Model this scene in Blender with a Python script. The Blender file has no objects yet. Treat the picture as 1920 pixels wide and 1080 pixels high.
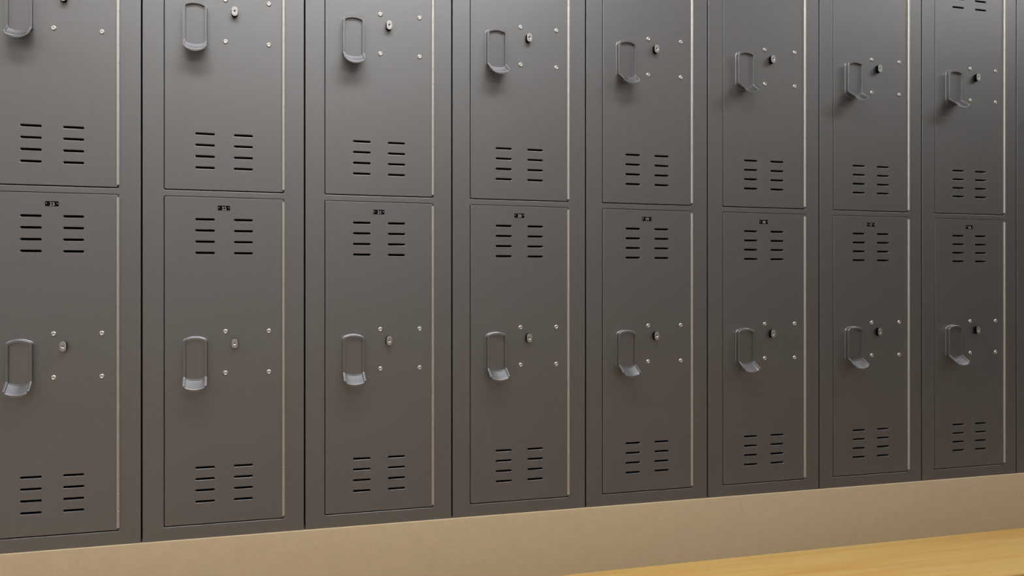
import bpy, bmesh, math
from mathutils import Vector, Matrix

sc = bpy.context.scene
C = sc.collection
PI = math.pi

# ------------------------------------------------------------------ layout
H = 0.962            # camera height
D = 2.4062           # camera to locker fronts
S0 = -0.2230         # x of the joint between lockers 23 and 22
PITCH = 0.400
Z0 = H - 0.6403      # underside of the lockers = top of the plinth
TIER = 0.855
LH = 1.764           # locker height
CEIL = 2.95
ROOM_Y = -4.9        # face of the opposite wall
X_L, X_R = -4.8, 7.6

# ------------------------------------------------------------------ materials
def new_mat(name):
    m = bpy.data.materials.new(name)
    m.use_nodes = True
    nt = m.node_tree
    b = nt.nodes['Principled BSDF']
    return m, nt, b

def noise(nt, scale, detail=2, rough=0.5, vec=None):
    n = nt.nodes.new('ShaderNodeTexNoise')
    n.inputs['Scale'].default_value = scale
    n.inputs['Detail'].default_value = detail
    n.inputs['Roughness'].default_value = rough
    if vec is not None:
        nt.links.new(vec, n.inputs['Vector'])
    return n

def geo_pos(nt, scale=(1, 1, 1), rot=(0, 0, 0)):
    g = nt.nodes.new('ShaderNodeNewGeometry')
    mp = nt.nodes.new('ShaderNodeMapping')
    mp.inputs['Scale'].default_value = scale
    mp.inputs['Rotation'].default_value = rot
    nt.links.new(g.outputs['Position'], mp.inputs['Vector'])
    return mp.outputs['Vector']

def ramp(nt, fac, stops):
    r = nt.nodes.new('ShaderNodeValToRGB')
    el = r.color_ramp.elements
    el[0].position, el[0].color = stops[0][0], (*stops[0][1], 1)
    el[1].position, el[1].color = stops[-1][0], (*stops[-1][1], 1)
    for p, c in stops[1:-1]:
        e = el.new(p); e.color = (*c, 1)
    nt.links.new(fac, r.inputs['Fac'])
    return r

def bump(nt, b, height, strength, dist):
    n = nt.nodes.new('ShaderNodeBump')
    n.inputs['Strength'].default_value = strength
    n.inputs['Distance'].default_value = dist
    nt.links.new(height, n.inputs['Height'])
    nt.links.new(n.outputs['Normal'], b.inputs['Normal'])

def metal(name, col, rough, grain=0.0, gscale=500, var=0.05, metallic=1.0):
    m, nt, b = new_mat(name)
    b.inputs['Metallic'].default_value = metallic
    b.inputs['Roughness'].default_value = rough
    p = geo_pos(nt)
    n = noise(nt, gscale, 2, 0.6, p)
    lo = tuple(c * (1 - var) for c in col); hi = tuple(c * (1 + var) for c in col)
    r = ramp(nt, n.outputs['Fac'], [(0.3, lo), (0.7, hi)])
    nt.links.new(r.outputs['Color'], b.inputs['Base Color'])
    if grain:
        bump(nt, b, n.outputs['Fac'], grain, 0.0004)
    return m

M = {}
M['steel'] = metal('grey_metallic_paint', (0.288, 0.287, 0.287), 0.46, 0.10, 420, 0.06)
M['handle'] = metal('handle_metallic_paint', (0.320, 0.321, 0.328), 0.38, 0.05, 500, 0.04)
M['inner'] = metal('cabinet_inside_paint', (0.06, 0.06, 0.06), 0.6, 0, 200, 0.05)
M['hinge'] = metal('brushed_hinge_steel', (0.69, 0.665, 0.61), 0.43, 0.0, 300, 0.02, 0.97)
M['rivet'] = metal('rivet_nickel', (0.74, 0.725, 0.69), 0.38, 0.0, 300, 0.02)
M['lockface'] = metal('lock_nickel', (0.60, 0.59, 0.56), 0.42, 0.03, 900, 0.05)

m, nt, b = new_mat('black_plastic'); M['black'] = m
n = noise(nt, 300, 2, .5, geo_pos(nt)); r = ramp(nt, n.outputs['Fac'], [(0.3, (0.003,)*3), (0.7, (0.006,)*3)])
nt.links.new(r.outputs['Color'], b.inputs['Base Color'])
b.inputs['Roughness'].default_value = 0.6; b.inputs['Specular IOR Level'].default_value = 0.04

m, nt, b = new_mat('number_white'); M['digits'] = m
n = noise(nt, 500, 2, .5, geo_pos(nt)); r = ramp(nt, n.outputs['Fac'], [(0.3, (0.42, 0.42, 0.42)), (0.7, (0.47, 0.47, 0.47))])
nt.links.new(r.outputs['Color'], b.inputs['Base Color']); b.inputs['Roughness'].default_value = 0.5

# plinth: pale tan cement render
m, nt, b = new_mat('tan_plinth'); M['plinth'] = m
p = geo_pos(nt)
n = noise(nt, 26, 5, 0.62, p); n2 = noise(nt, 75, 2, 0.5, p)
r = ramp(nt, n.outputs['Fac'], [(0.25, (0.545, 0.428, 0.260)), (0.75, (0.600, 0.475, 0.298))])
nt.links.new(r.outputs['Color'], b.inputs['Base Color'])
b.inputs['Roughness'].default_value = 0.62
ad = nt.nodes.new('ShaderNodeMath'); ad.operation = 'ADD'
nt.links.new(n.outputs['Fac'], ad.inputs[0]); nt.links.new(n2.outputs['Fac'], ad.inputs[1])
bump(nt, b, ad.outputs[0], 0.22, 0.003)

# maple bench
m, nt, b = new_mat('maple_wood'); M['wood'] = m
p = geo_pos(nt, (1.0, 16, 16)); n = noise(nt, 2.2, 4, 0.6, p)
p2 = geo_pos(nt, (3, 260, 260)); n2 = noise(nt, 1.0, 3, 0.6, p2)
r = ramp(nt, n.outputs['Fac'], [(0.28, (0.49, 0.265, 0.062)), (0.5, (0.54, 0.330, 0.092)), (0.72, (0.57, 0.390, 0.130))])
mx = nt.nodes.new('ShaderNodeMixRGB'); mx.blend_type = 'MULTIPLY'; mx.inputs[0].default_value = 0.35
r2 = ramp(nt, n2.outputs['Fac'], [(0.3, (0.82, 0.80, 0.76)), (0.7, (1, 1, 1))])
nt.links.new(r.outputs['Color'], mx.inputs[1]); nt.links.new(r2.outputs['Color'], mx.inputs[2])
nt.links.new(mx.outputs[0], b.inputs['Base Color'])
b.inputs['Roughness'].default_value = 0.45
bump(nt, b, n2.outputs['Fac'], 0.05, 0.001)

def paint(name, c1, c2, scale, rough, bs=0.1, bd=0.002):
    m, nt, b = new_mat(name)
    n = noise(nt, scale, 4, 0.55, geo_pos(nt))
    r = ramp(nt, n.outputs['Fac'], [(0.3, c1), (0.7, c2)])
    nt.links.new(r.outputs['Color'], b.inputs['Base Color'])
    b.inputs['Roughness'].default_value = rough
    bump(nt, b, n.outputs['Fac'], bs, bd)
    return m
M['wall'] = paint('warm_grey_wall_paint', (0.50, 0.485, 0.475), (0.54, 0.525, 0.515), 30, 0.8)
M['ceil'] = paint('white_ceiling_tile', (0.74, 0.76, 0.80), (0.80, 0.82, 0.86), 90, 0.9)
M['floor'] = paint('tan_floor_sheet', (0.33, 0.24, 0.16), (0.39, 0.29, 0.20), 8, 0.5, 0.03)
M['trimp'] = paint('white_fixture_paint', (0.75, 0.75, 0.75), (0.8, 0.8, 0.8), 100, 0.5, 0.02)
M['dark'] = paint('dark_bench_metal', (0.03, 0.03, 0.03), (0.04, 0.04, 0.04), 100, 0.4, 0.02)

def emis(name, col, s):
    m, nt, b = new_mat(name)
    b.inputs['Base Color'].default_value = (0.8, 0.8, 0.8, 1)
    b.inputs['Emission Color'].default_value = (*col, 1)
    b.inputs['Emission Strength'].default_value = s
    return m

# ------------------------------------------------------------------ mesh helpers
def mesh_from_bm(name, bm, mats, smooth=None, flat=False):
    me = bpy.data.meshes.new(name)
    bm.normal_update(); bm.to_mesh(me); bm.free()
    for mm in (mats if isinstance(mats, (list, tuple)) else [mats]):
        me.materials.append(mm)
    if smooth is not None:
        for p in me.polygons: p.use_smooth = True
        me.set_sharp_from_angle(angle=math.radians(smooth))
        if flat:
            for p in me.polygons:
                if abs(p.normal.y) > 0.9995: p.use_smooth = False
    return me

def add(name, me, parent=None, loc=(0, 0, 0)):
    o = bpy.data.objects.new(name, me)
    C.objects.link(o); o.parent = parent; o.location = loc
    return o

def box(bm, x0, x1, y0, y1, z0, z1, mi=0, bev=0.0, seg=2):
    vs = [bm.verts.new((x, y, z)) for x in (x0, x1) for y in (y0, y1) for z in (z0, z1)]
    idx = [(0, 1, 3, 2), (4, 6, 7, 5), (0, 4, 5, 1), (2, 3, 7, 6), (0, 2, 6, 4), (1, 5, 7, 3)]
    fs = [bm.faces.new([vs[i] for i in q]) for q in idx]
    for f in fs: f.material_index = mi
    bmesh.ops.recalc_face_normals(bm, faces=fs)
    if bev:
        es = list({e for f in fs for e in f.edges})
        bmesh.ops.bevel(bm, geom=es, offset=bev, segments=seg, profile=0.5, affect='EDGES')

def rrect(x0, x1, z0, z1, r, n=4):
    pts = []
    for cx, cz, a0 in ((x1-r, z1-r, 0), (x0+r, z1-r, PI/2), (x0+r, z0+r, PI), (x1-r, z0+r, 3*PI/2)):
        for i in range(n + 1):
            a = a0 + PI/2*i/n
            pts.append((cx + r*math.cos(a), cz + r*math.sin(a)))
    return pts

def sheet(outlines, d0, d1, bev, res=2):
    """2D outlines (first outer, others holes) in x,z -> bmesh slab between outward depths d0..d1 (front = d1)."""
    cu = bpy.data.curves.new('tmp', 'CURVE'); cu.dimensions = '2D'; cu.fill_mode = 'BOTH'
    for pts in outlines:
        s = cu.splines.new('POLY'); s.points.add(len(pts) - 1)
        for i, (x, z) in enumerate(pts): s.points[i].co = (x, z, 0, 1)
        s.use_cyclic_u = True
    cu.bevel_depth = bev; cu.bevel_resolution = res; cu.offset = -bev
    cu.extrude = (d1 - d0)/2 - bev
    ob = bpy.data.objects.new('tmp', cu); C.objects.link(ob)
    dg = bpy.context.evaluated_depsgraph_get(); dg.update()
    me = bpy.data.meshes.new_from_object(ob.evaluated_get(dg))
    C.objects.unlink(ob); bpy.data.objects.remove(ob); bpy.data.curves.remove(cu)
    bm = bmesh.new(); bm.from_mesh(me); bpy.data.meshes.remove(me)
    mid = (d0 + d1)/2
    for v in bm.verts:
        x, y, z = v.co
        v.co = (x, -(z + mid), y)
    bmesh.ops.remove_doubles(bm, verts=bm.verts, dist=1e-6)
    bmesh.ops.recalc_face_normals(bm, faces=bm.faces)
    return bm

def text_bm(s, size, cx, cz, d, thick=0.0002):
    cu = bpy.data.curves.new('tmp', 'FONT'); cu.body = s; cu.size = size
    cu.align_x = 'CENTER'; cu.align_y = 'CENTER'; cu.extrude = thick; cu.offset = 0.00012; cu.resolution_u = 3
    ob = bpy.data.objects.new('tmp', cu); C.objects.link(ob)
    dg = bpy.context.evaluated_depsgraph_get(); dg.update()
    me = bpy.data.meshes.new_from_object(ob.evaluated_get(dg))
    C.objects.unlink(ob); bpy.data.objects.remove(ob); bpy.data.curves.remove(cu)
    xs = [v.co.x for v in me.vertices]; ys = [v.co.y for v in me.vertices]
    mx, my = (min(xs)+max(xs))/2, (min(ys)+max(ys))/2
    for v in me.vertices:
        x, y, z = v.co
        v.co = (x - mx + cx, -(z + d), y - my + cz)
    return me

def lathe(bm, prof, cx, cz, n=24, mi=0, squash=(1, 1), close=True):
    """prof = [(r, outward d)], axis along -y through (cx,cz)."""
    rings = []
    for r, d in prof:
        if r < 1e-7:
            rings.append([bm.verts.new((cx, -d, cz))])
        else:
            rings.append([bm.verts.new((cx + r*math.cos(2*PI*i/n), -d, cz + r*math.sin(2*PI*i/n))) for i in range(n)])
    fs = []
    for a, b_ in zip(rings, rings[1:]):
        for i in range(n):
            j = (i + 1) % n
            if len(a) == 1 and len(b_) == 1: continue
            if len(a) == 1: f = bm.faces.new([a[0], b_[i], b_[j]])
            elif len(b_) == 1: f = bm.faces.new([a[i], b_[0], a[j]])
            else: f = bm.faces.new([a[i], b_[i], b_[j], a[j]])
            f.material_index = mi; fs.append(f)
    return fs

# ------------------------------------------------------------------ locker parts (origin = lower left front corner of the locker)
DX0, DX1 = 0.0537, 0.3452          # door leaf
DZ0, DZ1 = 0.0368, 0.8729
OX0, OX1, OZ0, OZ1 = 0.0520, 0.3468, 0.0341, 0.8741   # opening

frame_bm = sheet([rrect(0.0019, 0.3981, 0, LH, 0.0015),
                  rrect(OX0, OX1, OZ0, OZ1, 0.004),
                  rrect(OX0, OX1, OZ0 + TIER, OZ1 + TIER, 0.004)], -0.022, 0.0, 0.0013, 3)
ME_FRAME = mesh_from_bm('frame', frame_bm, M['steel'], 30, True)

bm = bmesh.new()
box(bm, 0.0025, 0.0045, 0.021, 0.40, 0.0, LH)
box(bm, 0.3955, 0.3975, 0.021, 0.40, 0.0, LH)
box(bm, 0.0045, 0.3955, 0.398, 0.40, 0.0, LH)
box(bm, 0.0045, 0.3955, 0.021, 0.398, 0.0, 0.002)
box(bm, 0.0045, 0.3955, 0.021, 0.398, LH - 0.002, LH)
box(bm, 0.0045, 0.3955, 0.021, 0.398, 0.8800, 0.8825)
ME_CAB = mesh_from_bm('cabinet', bm, M['inner'])

def slot(x0, x1, zc):
    return rrect(x0, x1, zc - 0.0028, zc + 0.0028, 0.0023, 4)
SLOTS = []
for zt, zb in ((0.1759, 0.0900), (-0.4601, -0.5468)):
    for i in range(4):
        zc = zt + (zb - zt)*i/3 + 0.6403
        SLOTS.append(slot(0.1273, 0.1739, zc)); SLOTS.append(slot(0.2216, 0.2679, zc))
door_bm = sheet([rrect(DX0, DX1, DZ0, DZ1, 0.003)] + SLOTS, -0.016, 0.0, 0.0010, 2)
ME_DOOR = mesh_from_bm('door', door_bm, M['steel'], 30, True)

# hinge: nineteen knuckles around one pin
bm = bmesh.new()
hr, hx, hd = 0.0042, 0.3458, 0.0016
hz0, hz1 = -0.5983 + 0.6403, 0.2262 + 0.6403
k = 19; step = (hz1 - hz0)/k; nseg = 20
prev = None
prof = []
for i in range(k):
    za, zb = hz0 + i*step, hz0 + (i + 1)*step
    if i == 0: prof.append((0.0, za))
    prof += [(hr - 0.0006, za + 0.00015), (hr, za + 0.0007), (hr, zb - 0.0007), (hr - 0.0006, zb - 0.00015)]
prof.append((0.0, hz1))
rings = []
for r_, z_ in prof:
    if r_ == 0: rings.append([bm.verts.new((hx, -hd, z_))])
    else: rings.append([bm.verts.new((hx + r_*math.cos(2*PI*i/nseg), -hd + r_*math.sin(2*PI*i/nseg), z_)) for i in range(nseg)])
for a, b_ in zip(rings, rings[1:]):
    for i in range(nseg):
        j = (i + 1) % nseg
        if len(a) == 1: bm.faces.new([a[0], b_[j], b_[i]])
        elif len(b_) == 1: bm.faces.new([a[i], a[j], b_[0]])
        else: bm.faces.new([a[i], a[j], b_[j], b_[i]])
bmesh.ops.recalc_face_normals(bm, faces=bm.faces)
ME_HINGE = mesh_from_bm('hinge', bm, M['hinge'], 35)

# rivet, centred on its own origin
bm = bmesh.new()
fs = lathe(bm, [(0, 0.0021), (0.0022, 0.0021), (0.0027, 0.0021), (0.0029, 0.0023), (0.0033, 0.0027), (0.0040, 0.0028), (0.0049, 0.0024), (0.0057, 0.0015), (0.0062, 0.0006), (0.0063, -0.0006)], 0, 0, 28)
bmesh.ops.recalc_face_normals(bm, faces=bm.faces)
ME_RIVET = mesh_from_bm('rivet', bm, M['rivet'], 50)
for p in ME_RIVET.polygons: p.use_smooth = not (p.normal.y < -0.9995 and abs(p.center.y + 0.0021) < 1e-5)

# lock: black barrel, nickel face with a countersunk key hole
LX, LZ = 0.2230, -0.1427 + 0.6403
def obround(w, h, n=10):
    return rrect(LX - w/2, LX + w/2, LZ - h/2, LZ + h/2, w/2 - 1e-5, n)
bm = sheet([obround(0.0158, 0.0250)], -0.002, 0.0124, 0.0004, 1)
ME_BARREL = mesh_from_bm('lock', bm, M['black'], 30, True)
circ = [(LX + 0.0034*math.cos(2*PI*i/24), LZ - 0.0003 + 0.0034*math.sin(2*PI*i/24)) for i in range(24)]
bm = sheet([obround(0.0152, 0.0244), circ], 0.0124, 0.0139, 0.0004, 2)
fs = lathe(bm, [(0.0036, 0.01385), (0.0032, 0.0137), (0.0012, 0.0120)], LX, LZ - 0.0003, 24)
lathe(bm, [(0.0012, 0.0120), (0.0011, 0.0108), (0, 0.0108)], LX, LZ - 0.0003, 24, 1)
for f in fs: f.smooth = True
ME_LOCKFACE = mesh_from_bm('lock_face', bm, [M['lockface'], M['black']], 40, True)

# handle: raised housing with a recess and a curved finger lip
def arc_pts(R, zc, x0, x1, n, up=True):
    return [(x0 + (x1 - x0)*i/n, zc + (1 if up else -1)*math.sqrt(R*R - (x0 + (x1 - x0)*i/n)**2)) for i in range(n + 1)]
def bez(p0, p1, p2, n):
    out = []
    for i in range(1, n):
        t = i/n
        out.append(tuple((1-t)**2*p0[k]+2*t*(1-t)*p1[k]+t*t*p2[k] for k in (0, 1)))
    return out
def house_loop(W, ztop, Rt, cxr, drop, zbot, Rb, cxb, dropb, n=12, m=6, ks=4):
    """closed loop, anticlockwise from top left; W half width, c* = half width of the arc part"""
    top = arc_pts(Rt, ztop - Rt, -cxr, cxr, n, True)            # left -> right
    sl = -cxr/math.sqrt(Rt*Rt - cxr*cxr)
    tr_c = (W, top[-1][1] + sl*(W - cxr)); tr_e = (W, top[-1][1] - drop)
    bot = arc_pts(Rb, zbot + Rb, cxb, -cxb, n, False)           # right -> left
    sb = cxb/math.sqrt(Rb*Rb - cxb*cxb)
    br_c = (W, bot[0][1] + sb*(W - cxb)); br_s = (W, bot[0][1] + dropb)
    pts = list(top)
    pts += bez(top[-1], tr_c, tr_e, m) + [tr_e]
    pts += [(W, tr_e[1] + (br_s[1] - tr_e[1])*i/ks) for i in range(1, ks)] + [br_s]
    pts += bez(br_s, br_c, bot[0], m)
    pts += bot
    pts += bez(bot[-1], (-br_c[0], br_c[1]), (-br_s[0], br_s[1]), m) + [(-br_s[0], br_s[1])]
    pts += [(-W, br_s[1] + (tr_e[1] - br_s[1])*i/ks) for i in range(1, ks)] + [(-tr_e[0], tr_e[1])]
    pts += bez((-tr_e[0], tr_e[1]), (-tr_c[0], tr_c[1]), top[0], m)
    return pts
def offs(pts, o):
    n = len(pts); out = []
    for i in range(n):
        a, b_ = pts[i-1], pts[(i+1) % n]
        tx, tz = b_[0]-a[0], b_[1]-a[1]; L = math.hypot(tx, tz)
        out.append((pts[i][0] - tz/L*o, pts[i][1] + tx/L*o))    # clockwise loop: left of travel = outside
    return out
ZL = 0.6403
outer = house_loop(0.0290, -0.1252 + ZL, 0.060, 0.0225, 0.0105, -0.2415 + ZL, 0.0366, 0.0235, 0.0090)
inner = house_loop(0.0227, -0.1320 + ZL, 0.050, 0.0205, 0.0032, -0.2324 + ZL, 0.080, 0.0196, 0.0030)
CX = 0.1270
stack = [(offs(outer, 0.0016), 0.0), (offs(outer, 0.0006), 0.0004), (offs(outer, 0.0001), 0.0014), (outer, 0.0022), (outer, 0.0027), (outer, 0.0145), (outer, 0.0150),
         (offs(outer, -0.0003), 0.0157), (offs(outer, -0.0010), 0.0160), (offs(outer, -0.0013), 0.0160),
         (offs(inner, 0.0007), 0.0160), (offs(inner, 0.0004), 0.0160), (offs(inner, 0.0001), 0.0158), (inner, 0.0154), (offs(inner, -0.00002), 0.0150), (offs(inner, -0.0002), 0.0100), (offs(inner, -0.0002), 0.0096), (offs(inner, -0.0004), 0.0090), (offs(inner, -0.0006), 0.0090)]
bm = bmesh.new()
rings = [[bm.verts.new((CX + x, -d, z)) for x, z in L] for L, d in stack]
for a, b_ in zip(rings, rings[1:]):
    n = len(a)
    for i in range(n):
        j = (i + 1) % n
        bm.faces.new([a[i], a[j], b_[j], b_[i]])
bm.faces.new(rings[-1])
# lip
def lip_profile():
    o = [(-0.0290, -0.2252), (-0.0229, -0.2252), (-0.0229, -0.2307)]
    R = (0.0229**2 + 0.0048**2)/(2*0.0048); zc = -0.2355 + R
    o += arc_pts(R, zc, -0.0229, 0.0229, 14, False)[1:-1]
    o += [(0.0229, -0.2307), (0.0229, -0.2252), (0.0290, -0.2252), (0.0290, -0.2268)]
    R = (0.0290**2 + 0.0147**2)/(2*0.0147); zc = -0.2415 + R
    o += arc_pts(R, zc, 0.0290, -0.0290, 18, False)[1:-1]
    o += [(-0.0290, -0.2268)]
    return o
lp = lip_profile()
bl = bmesh.new()
def lip_ring(d):
    return [bl.verts.new((CX + x, -d, z + ZL - (d - 0.016)*0.65)) for x, z in lp]
ra, rb = lip_ring(0.0152), lip_ring(0.0460)
n = len(lp)
for i in range(n):
    j = (i + 1) % n
    bl.faces.new([ra[i], ra[j], rb[j], rb[i]])
bl.faces.new(rb)
bmesh.ops.recalc_face_normals(bl, faces=bl.faces)
es = [e for e in bl.edges if len(e.link_faces) == 2 and e.calc_face_angle() > math.radians(35)]
bmesh.ops.bevel(bl, geom=es, offset=0.0006, segments=2, profile=0.5, affect='EDGES', clamp_overlap=True)
tmp = bpy.data.meshes.new('t'); bl.to_mesh(tmp); bl.free()
bm.from_mesh(tmp); bpy.data.meshes.remove(tmp)
bmesh.ops.recalc_face_normals(bm, faces=bm.faces)
ME_HANDLE = mesh_from_bm('handle', bm, M['handle'], 50, True)

def plate_mesh(num):
    cx, cz = 0.1966, 0.2061 + ZL
    bm = sheet([rrect(cx - 0.0149, cx + 0.0149, cz - 0.0060, cz + 0.0060, 0.0014)], 0.0, 0.0010, 0.0002, 1)
    for sx in (-0.0121, 0.0121):
        lathe(bm, [(0.0013, 0.0009), (0.0011, 0.0014), (0, 0.0015)], cx + sx, cz + 0.0008, 12, 1)
    if num:
        t = text_bm(num, 0.0118, cx + 0.0006, cz - 0.0008, 0.0012)
        k0 = len(bm.faces)
        bm.from_mesh(t); bm.faces.ensure_lookup_table()
        for f in bm.faces[k0:]: f.material_index = 1
        bpy.data.meshes.remove(t)
    return mesh_from_bm('number_plate', bm, [M['black'], M['digits']])

# ------------------------------------------------------------------ lockers
RIV = [(0.2004, -0.1123), (0.3086, -0.1123), (0.2004, -0.2192), (0.3086, -0.2192)]
def make_locker():
    root = bpy.data.objects.new('storage_locker', None); C.objects.link(root)
    root.empty_display_size = 0.1
    add('frame', ME_FRAME, root)
    add('cabinet', ME_CAB, root)
    for t in (0, 1):
        d = add('door', ME_DOOR, root, (0, 0, TIER*t))
        add('hinge', ME_HINGE, d)['label'] = 'pale steel piano hinge'
        add('handle', ME_HANDLE, d)
        for x, z in RIV:
            add('rivet', ME_RIVET, d, (x, 0, z + ZL))
        lk = add('lock', ME_BARREL, d); lk['label'] = 'black lock barrel'
        add('lock_face', ME_LOCKFACE, d)['label'] = 'silver lock face with key hole'
    return root
def copy_tree(o, parent=None):
    c = o.copy(); C.objects.link(c); c.parent = parent
    for ch in list(o.children): copy_tree(ch, c)
    return c
GROUP = 'two-tier lockers in one row on the plinth'
nums = {-2: None, -3: None, 8: None, 9: None, -1: '23', 0: '22', 1: '21', 2: '20', 3: '19', 4: '18', 5: '17', 6: '16', 7: None}
proto = make_locker()
KS = list(range(-1, 8)) + [-2, -3, 8, 9]
for k in KS:
    o = proto if k == -1 else copy_tree(proto)
    o.location = (S0 + PITCH*k, 0, Z0)
    num = nums[k]
    o['category'] = 'locker'; o['group'] = GROUP
    if num:
        o['label'] = 'grey metal two-tier locker column whose lower door has the number plate %s' % num
    elif k != 7:
        o['label'] = {-2: 'grey metal locker column directly left of the one numbered 23',
                      -3: 'grey metal locker column at the far left end of the row',
                      8: 'grey metal locker column second to the right of the one numbered 16',
                      9: 'grey metal locker column at the far right end of the row'}[k]
    else:
        o['label'] = 'grey locker column right of the one numbered 16, mostly cut off by the frame'
for k, o in zip(KS, [proto] + [r for r in C.objects if r.name.startswith('storage_locker.')]):
    if nums[k]:
        low = [c for c in o.children if c.name.startswith('door') and c.location.z < 0.1][0]
        pl = add('number_plate', plate_mesh(nums[k]), low)
        pl['label'] = 'black number plate reading %s' % nums[k]

# ------------------------------------------------------------------ setting
def struct(name, bm, mat, smooth=None):
    o = add(name, mesh_from_bm(name, bm, mat, smooth)); o['kind'] = 'structure'; return o
bm = bmesh.new(); box(bm, X_L, X_R, ROOM_Y, 0.42, -0.1, 0.0); struct('floor', bm, M['floor'])
bm = bmesh.new(); box(bm, X_L, X_R, ROOM_Y, 0.42, CEIL, CEIL + 0.1); struct('ceiling', bm, M['ceil'])
bm = bmesh.new(); box(bm, X_L, X_R, 0.42, 0.52, 0, CEIL); struct('wall_back', bm, M['wall'])
bm = bmesh.new(); box(bm, X_L, X_R, ROOM_Y - 0.1, ROOM_Y, 0, CEIL); struct('wall_front', bm, M['wall'])
bm = bmesh.new(); box(bm, X_L - 0.1, X_L, ROOM_Y, 0.42, 0, CEIL); struct('wall_left', bm, M['wall'])
bm = bmesh.new(); box(bm, X_R, X_R + 0.1, ROOM_Y, 0.42, 0, CEIL); struct('wall_right', bm, M['wall'])
bm = bmesh.new(); box(bm, X_L, X_R, -0.004, 0.42, 0, Z0, bev=0.0025, seg=3); struct('baseboard_back', bm, M['plinth'], 30)

# ------------------------------------------------------------------ bench
bt = H - 0.512
by0, by1 = -1.159, -0.920
bench = bpy.data.objects.new('wooden_bench', None); C.objects.link(bench)
bench.location = (1.2, (by0 + by1)/2, 0)
bench['label'] = 'long pale yellow wooden bench in front of the lockers'; bench['category'] = 'bench'
bw = (by1 - by0)/2
bm = bmesh.new(); box(bm, -1.5, 1.5, -bw, bw, bt - 0.036, bt, bev=0.004, seg=3)
add('seat', mesh_from_bm('seat', bm, M['wood'], 30), bench)
for sx in (-1.1, 0.0, 1.1):
    bm = bmesh.new()
    bmesh.ops.create_cone(bm, cap_ends=True, segments=24, radius1=0.024, radius2=0.024, depth=bt - 0.036 - 0.016,
                          matrix=Matrix.Translation((sx, 0, (bt - 0.036 - 0.008 + 0.008)/2)))
    bmesh.ops.create_cone(bm, cap_ends=True, segments=32, radius1=0.075, radius2=0.070, depth=0.008, matrix=Matrix.Translation((sx, 0, 0.004)))
    box(bm, sx - 0.05, sx + 0.05, -0.09, 0.09, bt - 0.044, bt - 0.036, bev=0.002)
    add('pedestal', mesh_from_bm('pedestal', bm, M['dark'], 40), bench)

# ------------------------------------------------------------------ added ceiling lights, all out of view
LIGHTS = [  # x, y, half x, half y, colour, strength; unseen panels, each tuned to brighten doors and plinth
    (0.35, -3.6, 1.20, 0.25, (1.0, 0.965, 0.92), 4.8),
    (0.35, -1.15, 1.20, 0.25, (0.93, 0.945, 0.98), 15.5),
    (4.0, -3.6, 1.20, 0.25, (1.0, 0.965, 0.92), 2.0),
    (4.0, -1.15, 1.20, 0.25, (0.93, 0.945, 0.98), 7.8),
    (-3.1, -3.6, 1.20, 0.25, (1.0, 0.965, 0.92), 6.5),
    (-3.1, -1.15, 1.20, 0.25, (0.93, 0.945, 0.98), 11.0),
]
for i, (x, y, hx_, hy_, col, st) in enumerate(LIGHTS):
    L = bpy.data.objects.new('added_ceiling_light', None); C.objects.link(L); L.location = (x, y, CEIL)
    L['label'] = 'unseen flat ceiling light panel in a white frame, added to light the lockers'
    L['category'] = 'ceiling light'; L['group'] = 'added ceiling light panels'
    bm = bmesh.new()
    t = 0.03
    box(bm, -hx_ - t, hx_ + t, -hy_ - t, -hy_, -0.03, 0); box(bm, -hx_ - t, hx_ + t, hy_, hy_ + t, -0.03, 0)
    box(bm, -hx_ - t, -hx_, -hy_, hy_, -0.03, 0); box(bm, hx_, hx_ + t, -hy_, hy_, -0.03, 0)
    add('light_frame', mesh_from_bm('light_frame', bm, M['trimp']), L)
    bm = bmesh.new(); box(bm, -hx_, hx_, -hy_, hy_, -0.02, -0.005)
    add('diffuser', mesh_from_bm('diffuser', bm, emis('added_light_diffuser', col, st)), L)

# ------------------------------------------------------------------ camera, colour
cam = bpy.data.cameras.new('camera'); co = bpy.data.objects.new('camera', cam); C.objects.link(co)
cam.sensor_width = 36; cam.lens = 31.2032; cam.clip_start = 0.05
co.location = (0, -D, H); co.rotation_euler = (PI/2, 0, math.radians(-17.3523))
sc.camera = co
w = bpy.data.worlds.new('world'); sc.world = w; w.use_nodes = True
w.node_tree.nodes['Background'].inputs['Color'].default_value = (0.5, 0.55, 0.6, 1)
w.node_tree.nodes['Background'].inputs['Strength'].default_value = 0.2
vs = sc.view_settings
sc.display_settings.display_device = 'sRGB'
vs.view_transform = 'Standard'; vs.look = 'None'; vs.gamma = 1.0; vs.use_curve_mapping = False
vs.exposure = 0.0
sc.cycles.max_bounces = 8; sc.cycles.diffuse_bounces = 5; sc.cycles.glossy_bounces = 5
sc.cycles.sample_clamp_indirect = 6.0
